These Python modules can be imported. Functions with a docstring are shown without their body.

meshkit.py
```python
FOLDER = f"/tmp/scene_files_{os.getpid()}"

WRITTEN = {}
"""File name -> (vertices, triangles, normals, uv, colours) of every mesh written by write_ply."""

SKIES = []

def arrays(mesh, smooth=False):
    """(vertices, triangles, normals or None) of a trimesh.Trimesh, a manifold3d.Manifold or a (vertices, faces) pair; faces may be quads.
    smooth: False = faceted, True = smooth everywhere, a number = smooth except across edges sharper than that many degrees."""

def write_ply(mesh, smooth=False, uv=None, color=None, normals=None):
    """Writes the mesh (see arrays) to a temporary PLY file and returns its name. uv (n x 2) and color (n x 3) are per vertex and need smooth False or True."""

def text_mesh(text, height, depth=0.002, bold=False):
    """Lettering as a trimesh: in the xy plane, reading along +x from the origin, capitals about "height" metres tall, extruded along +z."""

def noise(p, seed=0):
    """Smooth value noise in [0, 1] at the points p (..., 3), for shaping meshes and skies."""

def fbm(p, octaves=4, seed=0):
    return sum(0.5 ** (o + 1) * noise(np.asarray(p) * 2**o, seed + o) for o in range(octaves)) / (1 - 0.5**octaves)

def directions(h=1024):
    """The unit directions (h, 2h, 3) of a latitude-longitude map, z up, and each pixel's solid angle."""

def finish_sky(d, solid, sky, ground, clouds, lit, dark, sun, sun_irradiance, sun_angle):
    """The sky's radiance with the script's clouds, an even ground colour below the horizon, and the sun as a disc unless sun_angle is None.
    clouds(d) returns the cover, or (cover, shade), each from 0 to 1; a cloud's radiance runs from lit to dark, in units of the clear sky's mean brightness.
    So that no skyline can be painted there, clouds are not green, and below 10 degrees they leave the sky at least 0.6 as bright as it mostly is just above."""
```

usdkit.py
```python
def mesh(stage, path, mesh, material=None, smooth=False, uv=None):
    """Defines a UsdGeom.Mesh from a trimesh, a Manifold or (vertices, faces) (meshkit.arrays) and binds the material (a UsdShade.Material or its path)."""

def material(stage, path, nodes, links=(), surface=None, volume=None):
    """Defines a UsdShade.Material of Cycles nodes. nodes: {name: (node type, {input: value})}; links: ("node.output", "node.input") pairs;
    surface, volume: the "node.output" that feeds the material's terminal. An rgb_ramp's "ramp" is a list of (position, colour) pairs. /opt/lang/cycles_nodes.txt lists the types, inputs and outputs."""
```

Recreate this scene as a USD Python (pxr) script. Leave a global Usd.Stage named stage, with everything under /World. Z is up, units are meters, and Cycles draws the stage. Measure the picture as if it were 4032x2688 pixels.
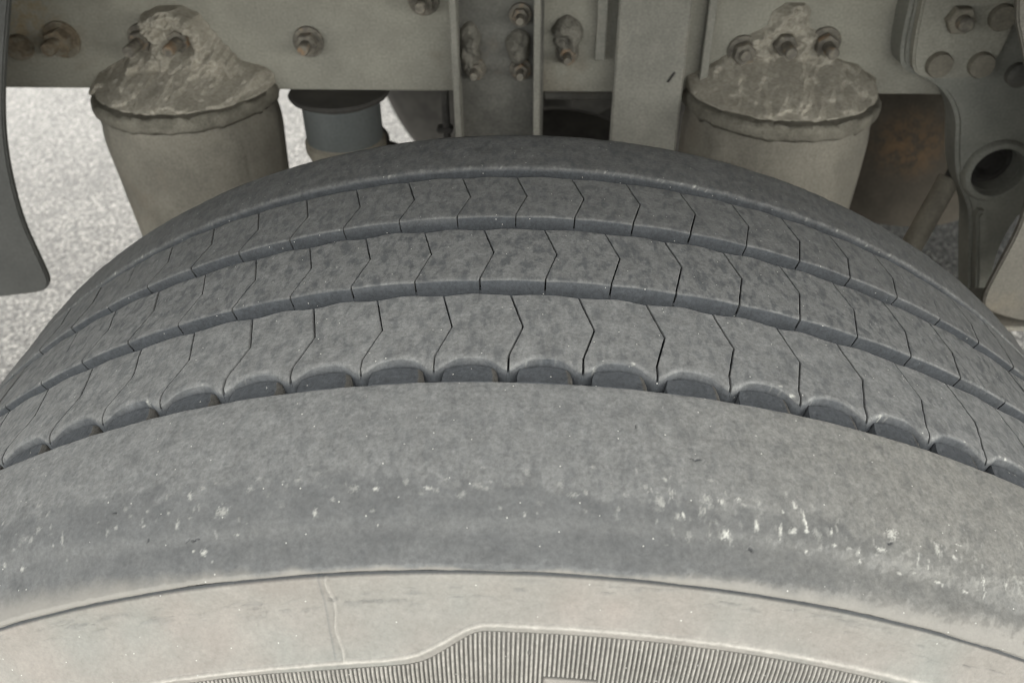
import math, random
import numpy as np, trimesh, usdkit, meshkit
from shapely.geometry import Polygon, Point
from scipy.interpolate import PchipInterpolator
from pxr import Usd, UsdGeom, UsdLux, UsdShade, Gf, Sdf, Vt

stage = Usd.Stage.CreateInMemory()
UsdGeom.SetStageUpAxis(stage, 'Z'); UsdGeom.SetStageMetersPerUnit(stage, 1.0)
UsdGeom.Xform.Define(stage, '/World'); UsdGeom.Scope.Define(stage, '/World/Looks')
rng = np.random.default_rng(7); random.seed(7)

# ------------------------------------------------------------------ camera, sky, sun
CAM = np.array([0.0151836, -0.2825579, 1.3020458])
YAW, PIT, ROL, F = -0.0439000963, 0.658502307, -0.00935727842, 3348.8
fw = np.array([math.sin(YAW)*math.cos(PIT), math.cos(YAW)*math.cos(PIT), -math.sin(PIT)])
rt = np.cross(fw, [0, 0, 1]); rt /= np.linalg.norm(rt); up = np.cross(rt, fw)
c_, s_ = math.cos(ROL), math.sin(ROL)
rt, up = c_*rt + s_*up, -s_*rt + c_*up
cam = UsdGeom.Camera.Define(stage, '/World/camera')
cam.AddTransformOp().Set(Gf.Matrix4d(*[float(x) for x in (*rt, 0, *up, 0, *(-fw), 0, *CAM, 1)]))
cam.CreateHorizontalApertureAttr(36.0); cam.CreateVerticalApertureAttr(24.0)
cam.CreateFocalLengthAttr(36.0*F/4032)
cam.CreateFStopAttr(12.0); cam.CreateFocusDistanceAttr(0.44)
cam.CreateClippingRangeAttr(Gf.Vec2f(0.02, 500))
cam.CreateExposureAttr(2.0)

SUN = np.array([-0.50, 0.62, 0.62]); SUN /= np.linalg.norm(SUN)
sky_rot, sky_el = math.atan2(SUN[0], SUN[1]), math.asin(SUN[2])
usdkit.material(stage, '/World/Looks/sky_look', {
    'tc': ('texture_coordinate', {}),
    'n': ('noise_texture', {'scale': 1.6, 'detail': 6.0, 'roughness': 0.55}),
    'cr': ('map_range', {'from_min': 0.30, 'from_max': 0.62, 'to_min': 0.35, 'to_max': 0.9, 'clamp': True}),
    'sky': ('sky_texture', {'sky_type': 'single_scattering', 'sun_disc': False, 'sun_elevation': sky_el, 'sun_rotation': sky_rot, 'aerosol_density': 2.5}),
    'mx': ('mix_color', {'blend_type': 'mix', 'b': (10.8, 10.6, 9.7), 'use_clamp': False}),
    'bg': ('background_shader', {'strength': 0.10})},
    [('tc.generated', 'n.vector'), ('n.fac', 'cr.value'), ('cr.result', 'mx.fac'), ('sky.color', 'mx.a'), ('mx.result', 'bg.color')], surface='bg.background')
dome = UsdLux.DomeLight.Define(stage, '/World/sky')
UsdShade.MaterialBindingAPI.Apply(dome.GetPrim()).Bind(UsdShade.Material.Get(stage, '/World/Looks/sky_look'))
dome.GetPrim().SetCustomDataByKey('kind', 'structure')
sun = UsdLux.DistantLight.Define(stage, '/World/sun')
sun.CreateIntensityAttr(1.0); sun.CreateAngleAttr(0.5); sun.CreateColorAttr(Gf.Vec3f(1.0, 0.97, 0.92))
sun.CreateNormalizeAttr(True)
zz = SUN; xx = np.cross([0, 0, 1], zz); xx /= np.linalg.norm(xx); yy = np.cross(zz, xx)
sun.AddTransformOp().Set(Gf.Matrix4d(*[float(x) for x in (*xx, 0, *yy, 0, *zz, 0, 0, 0, 10, 1)]))

# ------------------------------------------------------------------ helpers
USED = {}
def numbered(path):
    n = USED.get(path, -1) + 1; USED[path] = n
    return path if n == 0 else f'{path}_{n:03d}'
def tag(prim, label=None, category=None, group=None, kind=None):
    for k, v in (('label', label), ('category', category), ('group', group), ('kind', kind)):
        if v: prim.SetCustomDataByKey(k, v)
    return prim
def thing(name, label, category, loc=(0, 0, 0), group=None, kind=None):
    x = UsdGeom.Xform.Define(stage, numbered('/World/' + name)); x.AddTranslateOp().Set(Gf.Vec3d(*map(float, loc)))
    tag(x.GetPrim(), label, category, group, kind); return x.GetPrim()
def obj(name, mesh, mat, parent=None, smooth=30, label=None, kind=None, albedo=None, fleck=None, grain=None, category=None, group=None):
    base = str(parent.GetPath()) if parent else '/World'
    m = usdkit.mesh(stage, numbered(base + '/' + name), mesh, mat, smooth=smooth)
    api = UsdGeom.PrimvarsAPI(m)
    if albedo is not None:
        api.CreatePrimvar('albedo', Sdf.ValueTypeNames.Color3fArray, 'vertex').Set(Vt.Vec3fArray.FromNumpy(np.ascontiguousarray(albedo, np.float32)))
    if fleck is not None:
        api.CreatePrimvar('fleck', Sdf.ValueTypeNames.FloatArray, 'vertex').Set(Vt.FloatArray.FromNumpy(np.ascontiguousarray(fleck, np.float32)))
    if albedo is not None:
        gr = np.ones(len(albedo)) if grain is None else np.asarray(grain).ravel()
        api.CreatePrimvar('grain', Sdf.ValueTypeNames.FloatArray, 'vertex').Set(Vt.FloatArray.FromNumpy(np.ascontiguousarray(gr, np.float32)))
    return tag(m.GetPrim(), label, category, group, kind)
def at_origin(mesh, loc):
    v, f, _ = meshkit.arrays(mesh); return (v - np.asarray(loc), f)
def cat(*ms):
    vs, fs, n = [], [], 0
    for m in ms:
        v, f, _ = meshkit.arrays(m); vs.append(v); fs.append(f + n); n += len(v)
    return np.vstack(vs), np.vstack(fs)
def grid_faces(nu, nv, flip=False, wrap=False):
    i, j = np.meshgrid(np.arange(nu if wrap else nu-1), np.arange(nv-1), indexing='ij')
    i2 = (i + 1) % nu
    q = np.stack([i*nv+j, i2*nv+j, i2*nv+j+1, i*nv+j+1], -1).reshape(-1, 4)
    if flip: q = q[:, ::-1]
    return np.vstack([q[:, [0, 1, 2]], q[:, [0, 2, 3]]])
def lathe(profile, n=64, loc=(0, 0, 0), axis='z'):
    pr = np.asarray(profile, float); a = np.linspace(0, 2*np.pi, n, endpoint=False)
    A, Rr = np.meshgrid(a, pr[:, 0], indexing='ij'); Z = np.broadcast_to(pr[:, 1], A.shape)
    if axis == 'z': V = np.stack([Rr*np.cos(A), Rr*np.sin(A), Z], -1)
    else: V = np.stack([Rr*np.cos(A), -Z, Rr*np.sin(A)], -1)      # axis -y : profile z grows towards the viewer
    return V.reshape(-1, 3) + np.asarray(loc), grid_faces(n, len(pr), wrap=True)
def box(x0, x1, y0, y1, z0, z1, bev=0.002):
    b = min(bev, (x1-x0)*.45, (y1-y0)*.45, (z1-z0)*.45); c = []
    for X, Y, Z in np.ndindex(2, 2, 2):
        p = np.array([(x0, x1)[X], (y0, y1)[Y], (z0, z1)[Z]]); s = np.array([1-2*X, 1-2*Y, 1-2*Z])*b
        for k in range(3):
            d = s.copy(); d[k] = 0; c.append(p + d)
    m = trimesh.convex.convex_hull(np.array(c)); return np.array(m.vertices), np.array(m.faces)
def plate(poly, y0, y1, bev=0.0015, holes=()):
    """A plate: outline in (x, z), from y0 (near) to y1, with a rounded near edge."""
    P = Polygon(poly, [Point(hx, hz).buffer(hr, 32).exterior.coords for hx, hz, hr in holes])
    ms = []
    for p, ya, yb in ((P, y0+bev, y1), (P.buffer(-bev), y0, y0+bev)):
        m = trimesh.creation.extrude_polygon(p, yb-ya, engine='earcut'); v = np.array(m.vertices)
        ms.append((np.stack([v[:, 0], yb - v[:, 2], v[:, 1]], 1), np.array(m.faces)))
    return cat(*ms)
def smooth_poly(pts, it=2, closed=True):
    p = np.asarray(pts, float)
    for _ in range(it):
        q = np.roll(p, -1, 0); p = np.stack([.75*p+.25*q, .25*p+.75*q], 1).reshape(-1, 2)
    return p
def tube(a, b, r0, r1=None, n=24):
    a, b = np.asarray(a, float), np.asarray(b, float); r1 = r0 if r1 is None else r1
    L = np.linalg.norm(b-a); v, f = lathe([(0, 0), (r0*.9, 0), (r0, r0*.1), (r1, L-r1*.1), (r1*.9, L), (0, L)], n)
    return np.array(v @ np.array(trimesh.geometry.align_vectors([0, 0, 1], (b-a)/L))[:3, :3].T + a), f
def fbm(p, o=4, seed=0): return meshkit.fbm(p, o, seed)

# ------------------------------------------------------------------ materials
def rubber():
    return usdkit.material(stage, '/World/Looks/dusty_rubber', {
        'geo': ('geometry', {}), 'alb': ('attribute', {'attribute': 'albedo'}), 'fl': ('attribute', {'attribute': 'fleck'}),
        'map': ('mapping', {'scale': (225.0, 115.0, 225.0)}),
        'n1': ('noise_texture', {'scale': 1.0, 'detail': 3.0, 'roughness': 0.55}),
        'r1': ('map_range', {'from_min': 0.47, 'from_max': 0.64, 'to_min': 0.0, 'to_max': 1.0, 'clamp': True}),
        'fm': ('math', {'math_type': 'multiply'}),
        'n2': ('noise_texture', {'scale': 520.0, 'detail': 4.0, 'roughness': 0.75}),
        'r2': ('map_range', {'from_min': 0.3, 'from_max': 0.7, 'to_min': 0.74, 'to_max': 1.26, 'clamp': True}),
        'n3': ('noise_texture', {'scale': 110.0, 'detail': 5.0, 'roughness': 0.65}),
        'r3': ('map_range', {'from_min': 0.3, 'from_max': 0.7, 'to_min': 0.84, 'to_max': 1.16, 'clamp': True}),
        'm1': ('math', {'math_type': 'multiply'}), 'gr': ('attribute', {'attribute': 'grain'}), 'm0': ('math', {'math_type': 'subtract', 'value2': 1.0}), 'm2': ('math', {'math_type': 'multiply_add', 'value3': 1.0}),
        'vm': ('vector_math', {'math_type': 'scale'}),
        'dark': ('mix_color', {'blend_type': 'mix', 'b': (0.034, 0.038, 0.043)}),
        'vo': ('voronoi_texture', {'scale': 250.0, 'randomness': 1.0}),
        'vs': ('math', {'math_type': 'less_than', 'value2': 0.085}),
        'vw': ('separate_color', {}), 'vg': ('math', {'math_type': 'greater_than', 'value2': 0.74}),
        'vx': ('math', {'math_type': 'multiply'}), 'vy': ('math', {'math_type': 'multiply', 'value2': 0.85}),
        'spk': ('mix_color', {'blend_type': 'mix', 'b': (0.38, 0.375, 0.35)}),
        'bh': ('math', {'math_type': 'multiply_add', 'value2': -0.55}),
        'b1': ('bump', {'strength': 0.55, 'distance': 0.0007}),
        'p': ('principled_bsdf', {'roughness': 0.72, 'specular_ior_level': 0.24, 'diffuse_roughness': 0.6})},
        [('geo.position', 'map.vector'), ('map.vector', 'n1.vector'), ('n1.fac', 'r1.value'), ('r1.result', 'fm.value1'), ('fl.fac', 'fm.value2'),
         ('geo.position', 'n2.vector'), ('n2.fac', 'r2.value'), ('geo.position', 'n3.vector'), ('n3.fac', 'r3.value'),
         ('r2.result', 'm1.value1'), ('r3.result', 'm1.value2'), ('alb.color', 'vm.vector1'), ('m1.value', 'm0.value1'), ('m0.value', 'm2.value1'), ('gr.fac', 'm2.value2'), ('m2.value', 'vm.scale'),
         ('vm.vector', 'dark.a'), ('fm.value', 'dark.fac'),
         ('geo.position', 'vo.vector'), ('vo.distance', 'vs.value1'), ('vo.color', 'vw.color'), ('vw.r', 'vg.value1'), ('vs.value', 'vx.value1'), ('vg.value', 'vx.value2'), ('vx.value', 'vy.value1'),
         ('dark.result', 'spk.a'), ('vy.value', 'spk.fac'), ('spk.result', 'p.base_color'),
         ('fm.value', 'bh.value1'), ('n2.fac', 'bh.value3'), ('bh.value', 'b1.height'), ('b1.normal', 'p.normal')], surface='p.BSDF')
def plain(name, col, col2=None, scale=30.0, rough=0.7, spec=0.4, metal=0.0, bump=0.4, dist=0.001, fine=400.0, lo=.38, hi=.62, third=None, tscale=9.0, tlo=.58, thi=.7, spot=None):
    """Two-tone weathered surface; third = patches of another colour (rust, dried mud)."""
    col2 = col2 or tuple(c*.7 for c in col); third = third or col
    sc, sr, scol = spot or ((0, 0, -9), .01, col)
    return usdkit.material(stage, '/World/Looks/' + name, {
        'geo': ('geometry', {}),
        'dst': ('vector_math', {'math_type': 'distance', 'vector2': sc}), 'dm': ('map_range', {'from_min': sr, 'from_max': sr*.3, 'to_min': 0.0, 'to_max': 1.0, 'clamp': True}),
        'sn': ('noise_texture', {'scale': 60.0, 'detail': 6.0, 'roughness': 0.7}), 'snr': ('map_range', {'from_min': 0.42, 'from_max': 0.6, 'to_min': 0.0, 'to_max': 1.0, 'clamp': True}),
        'sm': ('math', {'math_type': 'multiply'}), 'ms': ('mix_color', {'blend_type': 'mix', 'b': scol}),
        'n1': ('noise_texture', {'scale': scale, 'detail': 6.0, 'roughness': 0.62}),
        'r1': ('map_range', {'from_min': lo, 'from_max': hi, 'to_min': 0.0, 'to_max': 1.0, 'clamp': True}),
        'mx': ('mix_color', {'blend_type': 'mix', 'a': col2, 'b': col}),
        'n4': ('noise_texture', {'scale': tscale, 'detail': 5.0, 'roughness': 0.6}),
        'r4': ('map_range', {'from_min': tlo, 'from_max': thi, 'to_min': 0.0, 'to_max': 0.85, 'clamp': True}),
        'mt': ('mix_color', {'blend_type': 'mix', 'b': third}),
        'n2': ('noise_texture', {'scale': fine, 'detail': 4.0, 'roughness': 0.7}),
        'r2': ('map_range', {'from_min': 0.3, 'from_max': 0.7, 'to_min': 0.8, 'to_max': 1.2, 'clamp': True}),
        'vm': ('vector_math', {'math_type': 'scale'}),
        'ad': ('math', {'math_type': 'add'}),
        'b1': ('bump', {'strength': bump, 'distance': dist}),
        'p': ('principled_bsdf', {'roughness': rough, 'specular_ior_level': spec, 'metallic': metal})},
        [('geo.position', 'n1.vector'), ('n1.fac', 'r1.value'), ('r1.result', 'mx.fac'), ('geo.position', 'n4.vector'), ('n4.fac', 'r4.value'), ('mx.result', 'mt.a'), ('r4.result', 'mt.fac'),
         ('geo.position', 'n2.vector'), ('n2.fac', 'r2.value'), ('geo.position', 'dst.vector1'), ('dst.value', 'dm.value'), ('geo.position', 'sn.vector'), ('sn.fac', 'snr.value'), ('dm.result', 'sm.value1'), ('snr.result', 'sm.value2'), ('sm.value', 'ms.fac'), ('mt.result', 'ms.a'), ('ms.result', 'vm.vector1'), ('r2.result', 'vm.scale'), ('vm.vector', 'p.base_color'),
         ('n1.fac', 'ad.value1'), ('n2.fac', 'ad.value2'), ('ad.value', 'b1.height'), ('b1.normal', 'p.normal')], surface='p.BSDF')
M_RUB = rubber()
M_RAIL = plain('rail_paint', (0.315, 0.302, 0.256), (0.25, 0.24, 0.205), 14, 0.75, 0.3, third=(0.19, 0.165, 0.13), tscale=6, spot=((-0.54, 0.62, 1.03), 0.05, (0.27, 0.21, 0.13)))
M_RAILD = plain('dull_steel', (0.155, 0.150, 0.134), (0.105, 0.102, 0.092), 22, 0.75, 0.3, third=(0.16, 0.14, 0.115), tscale=14)
M_PLATE = plain('plate_paint', (0.245, 0.237, 0.207), (0.195, 0.188, 0.165), 18, 0.75, 0.3, third=(0.2, 0.18, 0.15))
M_CAST = plain('cast_iron_paint', (0.245, 0.243, 0.213), (0.195, 0.194, 0.172), 16, 0.7, 0.35)
M_RUST = plain('rusty_steel', (0.235, 0.19, 0.135), (0.15, 0.122, 0.09), 120, 0.85, 0.2, third=(0.22, 0.20, 0.16), tscale=80, tlo=.5, thi=.6)
M_BOLT = plain('dirty_bolt', (0.22, 0.20, 0.165), (0.12, 0.11, 0.095), 120, 0.8, 0.3, third=(0.26, 0.17, 0.1), tscale=60, tlo=.56, thi=.66)
M_MUD = plain('dried_mud', (0.40, 0.37, 0.312), (0.36, 0.333, 0.282), 75, 1.0, 0.0, bump=0.35, dist=0.005, fine=300)
M_RIM = plain('dirty_plate', (0.225, 0.21, 0.175), (0.145, 0.135, 0.112), 45, 0.95, 0.1, bump=0.8, dist=0.003)
M_MUDS = plain('dull_mud', (0.24, 0.226, 0.194), (0.18, 0.17, 0.146), 55, 0.95, 0.1, bump=0.9, dist=0.004, fine=300)
M_BELL = plain('dusty_bellows', (0.215, 0.20, 0.168), (0.16, 0.149, 0.126), 18, 0.85, 0.2, third=(0.18, 0.155, 0.125), tscale=7)
M_CAN = plain('grey_canister', (0.095, 0.102, 0.100), (0.08, 0.087, 0.086), 12, 0.5, 0.5, bump=0.1)
M_TAN = plain('tan_dust', (0.24, 0.22, 0.18), (0.18, 0.164, 0.134), 40, 0.9, 0.1)
M_PLAS = plain('black_plastic', (0.064, 0.064, 0.060), (0.053, 0.053, 0.050), 20, 0.6, 0.4, third=(0.075, 0.072, 0.062))
M_PANEL = plain('dusty_panel', (0.15, 0.14, 0.122), (0.125, 0.117, 0.1), 10, 0.8, 0.25, third=(0.17, 0.15, 0.12))
M_DARK = plain('dark_iron', (0.07, 0.066, 0.06), (0.048, 0.045, 0.042), 20, 0.85, 0.2)
M_RBOX = plain('dark_rusty_iron', (0.115, 0.10, 0.082), (0.08, 0.07, 0.058), 12, 0.85, 0.2, spot=((0.535, 0.868, 0.778), 0.062, (0.21, 0.14, 0.085)))

# ------------------------------------------------------------------ ground
def ground_mat():
    return usdkit.material(stage, '/World/Looks/aggregate_asphalt', {
        'geo': ('geometry', {}),
        'v': ('voronoi_texture', {'scale': 125.0, 'randomness': 1.0}),
        'sc': ('separate_color', {}),
        'rv': ('rgb_ramp', {'ramp': [(0, (0.050, 0.050, 0.048)), (0.45, (0.10, 0.10, 0.096)), (0.8, (0.15, 0.148, 0.14)), (1, (0.24, 0.235, 0.22))]}),
        'rd': ('map_range', {'from_min': 0.25, 'from_max': 0.75, 'to_min': 1.0, 'to_max': 0.25, 'clamp': True}),
        'vm': ('vector_math', {'math_type': 'scale'}),
        'n': ('noise_texture', {'scale': 2.5, 'detail': 5.0}),
        'rn': ('map_range', {'from_min': 0.3, 'from_max': 0.7, 'to_min': 0.85, 'to_max': 1.15}),
        'mm': ('math', {'math_type': 'multiply'}),
        'bh': ('math', {'math_type': 'subtract', 'value1': 1.0}),
        'b': ('bump', {'strength': 0.9, 'distance': 0.006}),
        'p': ('principled_bsdf', {'roughness': 0.8, 'specular_ior_level': 0.3})},
        [('geo.position', 'v.vector'), ('v.color', 'sc.color'), ('sc.r', 'rv.fac'), ('v.distance', 'rd.value'), ('geo.position', 'n.vector'), ('n.fac', 'rn.value'),
         ('rd.result', 'mm.value1'), ('rn.result', 'mm.value2'), ('rv.color', 'vm.vector1'), ('mm.value', 'vm.scale'), ('vm.vector', 'p.base_color'),
         ('v.distance', 'bh.value2'), ('bh.value', 'b.height'), ('b.normal', 'p.normal')], surface='p.BSDF')
M_GROUND = ground_mat()
g = np.array([(-80, -80, 0), (80, -80, 0), (80, 80, 0), (-80, 80, 0)], float)
obj('ground', (g, np.array([[0, 1, 2], [0, 2, 3]])), M_GROUND, smooth=False, kind='structure')

# ------------------------------------------------------------------ chassis
RY = 0.62                                                           # near face of the frame rail
chassis = thing('truck_chassis', 'grey steel truck chassis rail with bolted brackets behind and above the tyre', 'truck chassis')
def c_section(x0, x1, z0, z1, y, t=0.009, d=0.085):
    prof = [(y, z0), (y+d, z0), (y+d, z0+t), (y+t, z0+t), (y+t, z1-t), (y+d, z1-t), (y+d, z1), (y, z1)]
    m = trimesh.creation.extrude_polygon(Polygon(prof).buffer(-0.002).buffer(0.002, quad_segs=4), x1-x0, engine='earcut')
    v = np.array(m.vertices); return np.stack([v[:, 2]+x0, v[:, 0], v[:, 1]], 1), np.array(m.faces)[:, ::-1]
rail = obj('frame_rail', c_section(-3.5, 3.5, 0.9485, 1.235, RY), M_RAIL, chassis)
obj('far_frame_rail', c_section(-3.5, 3.5, 0.9485, 1.235, RY+1.18), M_RAIL, chassis)
obj('added_shade_deck', box(-3.5, 3.5, 0.05, 2.44, 1.237, 1.36), M_RAILD, chassis)  # deck out of view, added overhead to shade the tyre
obj('crossmember', box(-0.02, 0.35, RY+0.09, RY+1.18, 1.0, 1.2), M_RAILD, chassis)
# upright channel bracket with two flanges
obj('channel_bracket', cat(box(-0.083, 0.012, 0.604, 0.6195, 0.74, 1.235)), M_RAILD, chassis, label='upright channel bracket in dark dirty steel')
for xf in (-0.078, 0.0055):
    obj('flange', box(xf-0.0035, xf+0.0035, 0.575, 0.6035, 0.74, 1.235, 0.001), M_PLATE, chassis)
obj('backing_plate', box(0.0135, 0.31, 0.655, 0.67, 0.925, 0.947), M_RAILD, chassis)
obj('gusset_plate', box(0.086, 0.158, 0.588, 0.6, 0.72, 1.235, 0.002), M_PLATE, chassis, label='smooth pale grey upright plate')
obj('gusset_plate', box(0.066, 0.0765, 0.606, 0.6195, 0.988, 1.235, 0.001), M_PLATE, chassis)
obj('gusset_plate', box(0.1775, 0.186, 0.606, 0.6195, 0.955, 1.235, 0.001), M_PLATE, chassis)
obj('weld_nick', tube((0.1415, 0.5865, 0.973), (0.1478, 0.5872, 0.983), 0.0011), M_DARK, chassis)

def hexa(r, h0, h1, loc):
    v, f = lathe([(0, h0), (r, h0), (r, h1-r*.12), (r*.9, h1), (0, h1)], 6, loc, 'y'); return v, f
def hex_bolt(x, z, y=RY, r=0.0125, mat=None, out=0.03, host=chassis, washer=True):
    mat = mat or M_BOLT; L = (x, y, z)
    b = obj('bolt', lathe([(r*.52, 0), (r*.52, out-.002), (r*.42, out), (0, out)], 20, L, 'y'), mat, host)
    a = random.random()
    v, f = hexa(r, 0.004, 0.004+r*.95, (0, 0, 0)); ca, sa = math.cos(a), math.sin(a)
    v = np.stack([v[:, 0]*ca - v[:, 2]*sa, v[:, 1], v[:, 0]*sa + v[:, 2]*ca], 1) + np.asarray(L)
    obj('nut', (v, f), mat, b)
    if washer: obj('washer', lathe([(r*.5, 0.004), (r*1.32, 0.004), (r*1.38, 0.003), (r*1.38, -0.001), (r*.5, -0.001)], 32, L, 'y'), mat, b)
    return b
def dome_bolt(x, z, y, r, h, mat, host=chassis):
    return obj('bolt', lathe([(r, -0.001), (r, h*.55), (r*.9, h*.85), (r*.6, h), (0, h*1.03)], 32, (x, y, z), 'y'), mat, host, smooth=50)
dome_bolt(-0.553, 0.995, RY, 0.0135, 0.012, M_RUST)
hex_bolt(-0.505, 1.003, r=0.0142, mat=M_RUST, out=0.036)
for x, z, m, o in ((-0.416, 1.004, M_BOLT, .044), (-0.374, 1.005, M_BOLT, .044), (-0.238, 1.002, M_BOLT, .030), (-0.112, 1.046, M_BOLT, .034), (0.221, 0.995, M_BOLT, .02), (0.262, 1.004, M_BOLT, .038), (0.304, 1.004, M_BOLT, .038)):
    hex_bolt(x, z, r=0.0118, mat=m, out=o)
for x, z in ((-0.060, 0.980), (-0.012, 0.980), (-0.012, 1.036)): hex_bolt(x, z, y=0.604, r=0.0085, mat=M_BOLT, out=.026)
hex_bolt(0.037, 0.992, r=0.0088, mat=M_BOLT, out=.03)

# dried mud clinging to the bracket bolts
def lump(cx, cz, rx, rz, y, h, seed, n=34):
    a = np.linspace(0, 2*np.pi, n, endpoint=False); rr = np.linspace(0, 1, 12)
    A, Q = np.meshgrid(a, rr, indexing='ij')
    X = cx + rx*Q*np.cos(A)*(1+.9*(fbm(np.stack([np.cos(A)*2, np.sin(A)*2, A*0+seed], -1), 3, seed)-.5)); Z = cz + rz*Q*np.sin(A)
    Hh = h*np.sqrt(np.maximum(1-Q**2.0, 0))*(0.25+1.4*fbm(np.stack([X*110, Z*110, X*0+seed], -1), 4, seed))
    return np.stack([X, y-Hh, Z], -1).reshape(-1, 3), grid_faces(n, 12, True, True)
for i, (cx, cz, rx, rz, yy0) in enumerate(((-0.064, 1.002, 0.012, 0.027, 0.6045), (-0.014, 1.004, 0.013, 0.018, 0.6045), (0.036, 1.008, 0.015, 0.023, 0.6195))):
    tag(obj('mud_lump', lump(cx, cz, rx, rz, yy0, 0.017 if i >= 0 else 0, i+3), M_MUDS, smooth=True),
        ('narrow vertical mud lump above a bolt beside the left bracket flange', 'short mud lump between two bolts against the right bracket flange', 'capsule shaped mud lump on the rail just right of the bracket')[i], 'mud')

# ------------------------------------------------------------------ air springs with caps and mud
def air_spring(cx, cy, rc, label, taper):
    zt = 0.958
    t = thing('air_spring', label, 'air spring', (cx, cy, 0.50))
    o = (0, 0, -0.50)
    body = [(rc*.93, zt-.016), (rc*.955, zt-.03), (rc*.965, zt-.05)]
    for k in range(14):
        u = (k+1)/14; body.append((rc*(.965-taper*u), zt-.05-.30*u))
    body += [(rc*(.93-taper), zt-.37), (rc*.55, zt-.385), (rc*.55, 0.52), (0, .52)]
    body = [body[0]] + [(np.interp(z, [b[1] for b in body[::-1]], [b[0] for b in body[::-1]]), z) for z in np.linspace(body[0][1]-.001, body[-4][1], 70)] + body[-3:]
    v, f = lathe(body, 220, o); a = np.arctan2(v[:, 1], v[:, 0]); rr0 = np.hypot(v[:, 0], v[:, 1])
    cre = np.clip(fbm(np.stack([np.cos(a)*22, np.sin(a)*22, v[:, 2]*3], -1), 3, 3)-.55, 0, 1)
    dd = -.0035*cre + .0030*(fbm(np.stack([np.cos(a)*2.5, np.sin(a)*2.5, v[:, 2]*9], -1), 4, 8)-.5) - .0012*np.exp(-((v[:, 2]+.50-zt+.034)/.0025)**2)
    k = np.where(rr0 > .06, 1+dd/np.maximum(rr0, .01), 1); v[:, 0] *= k; v[:, 1] *= k
    obj('bellows', (v, f), M_BELL, t, smooth=True)
    pr = [(0, zt), (rc*.96, zt), (rc*.995, zt-.003), (rc, zt-.007), (rc*.992, zt-.013), (rc*.96, zt-.017), (rc*.5, zt-.017)]
    v, f = lathe(pr, 160, o); a = np.arctan2(v[:, 1], v[:, 0])
    n = fbm(np.stack([np.cos(a)*7, np.sin(a)*7, v[:, 2]*60], -1), 3, 4)
    m = np.hypot(v[:, 0], v[:, 1]) > rc*.9
    v[m, 2] -= (0.0075*np.clip(n[m]-.45, 0, 1)*2)
    obj('top_plate', (v, f), M_RIM, t, smooth=40)
    return zt
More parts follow.
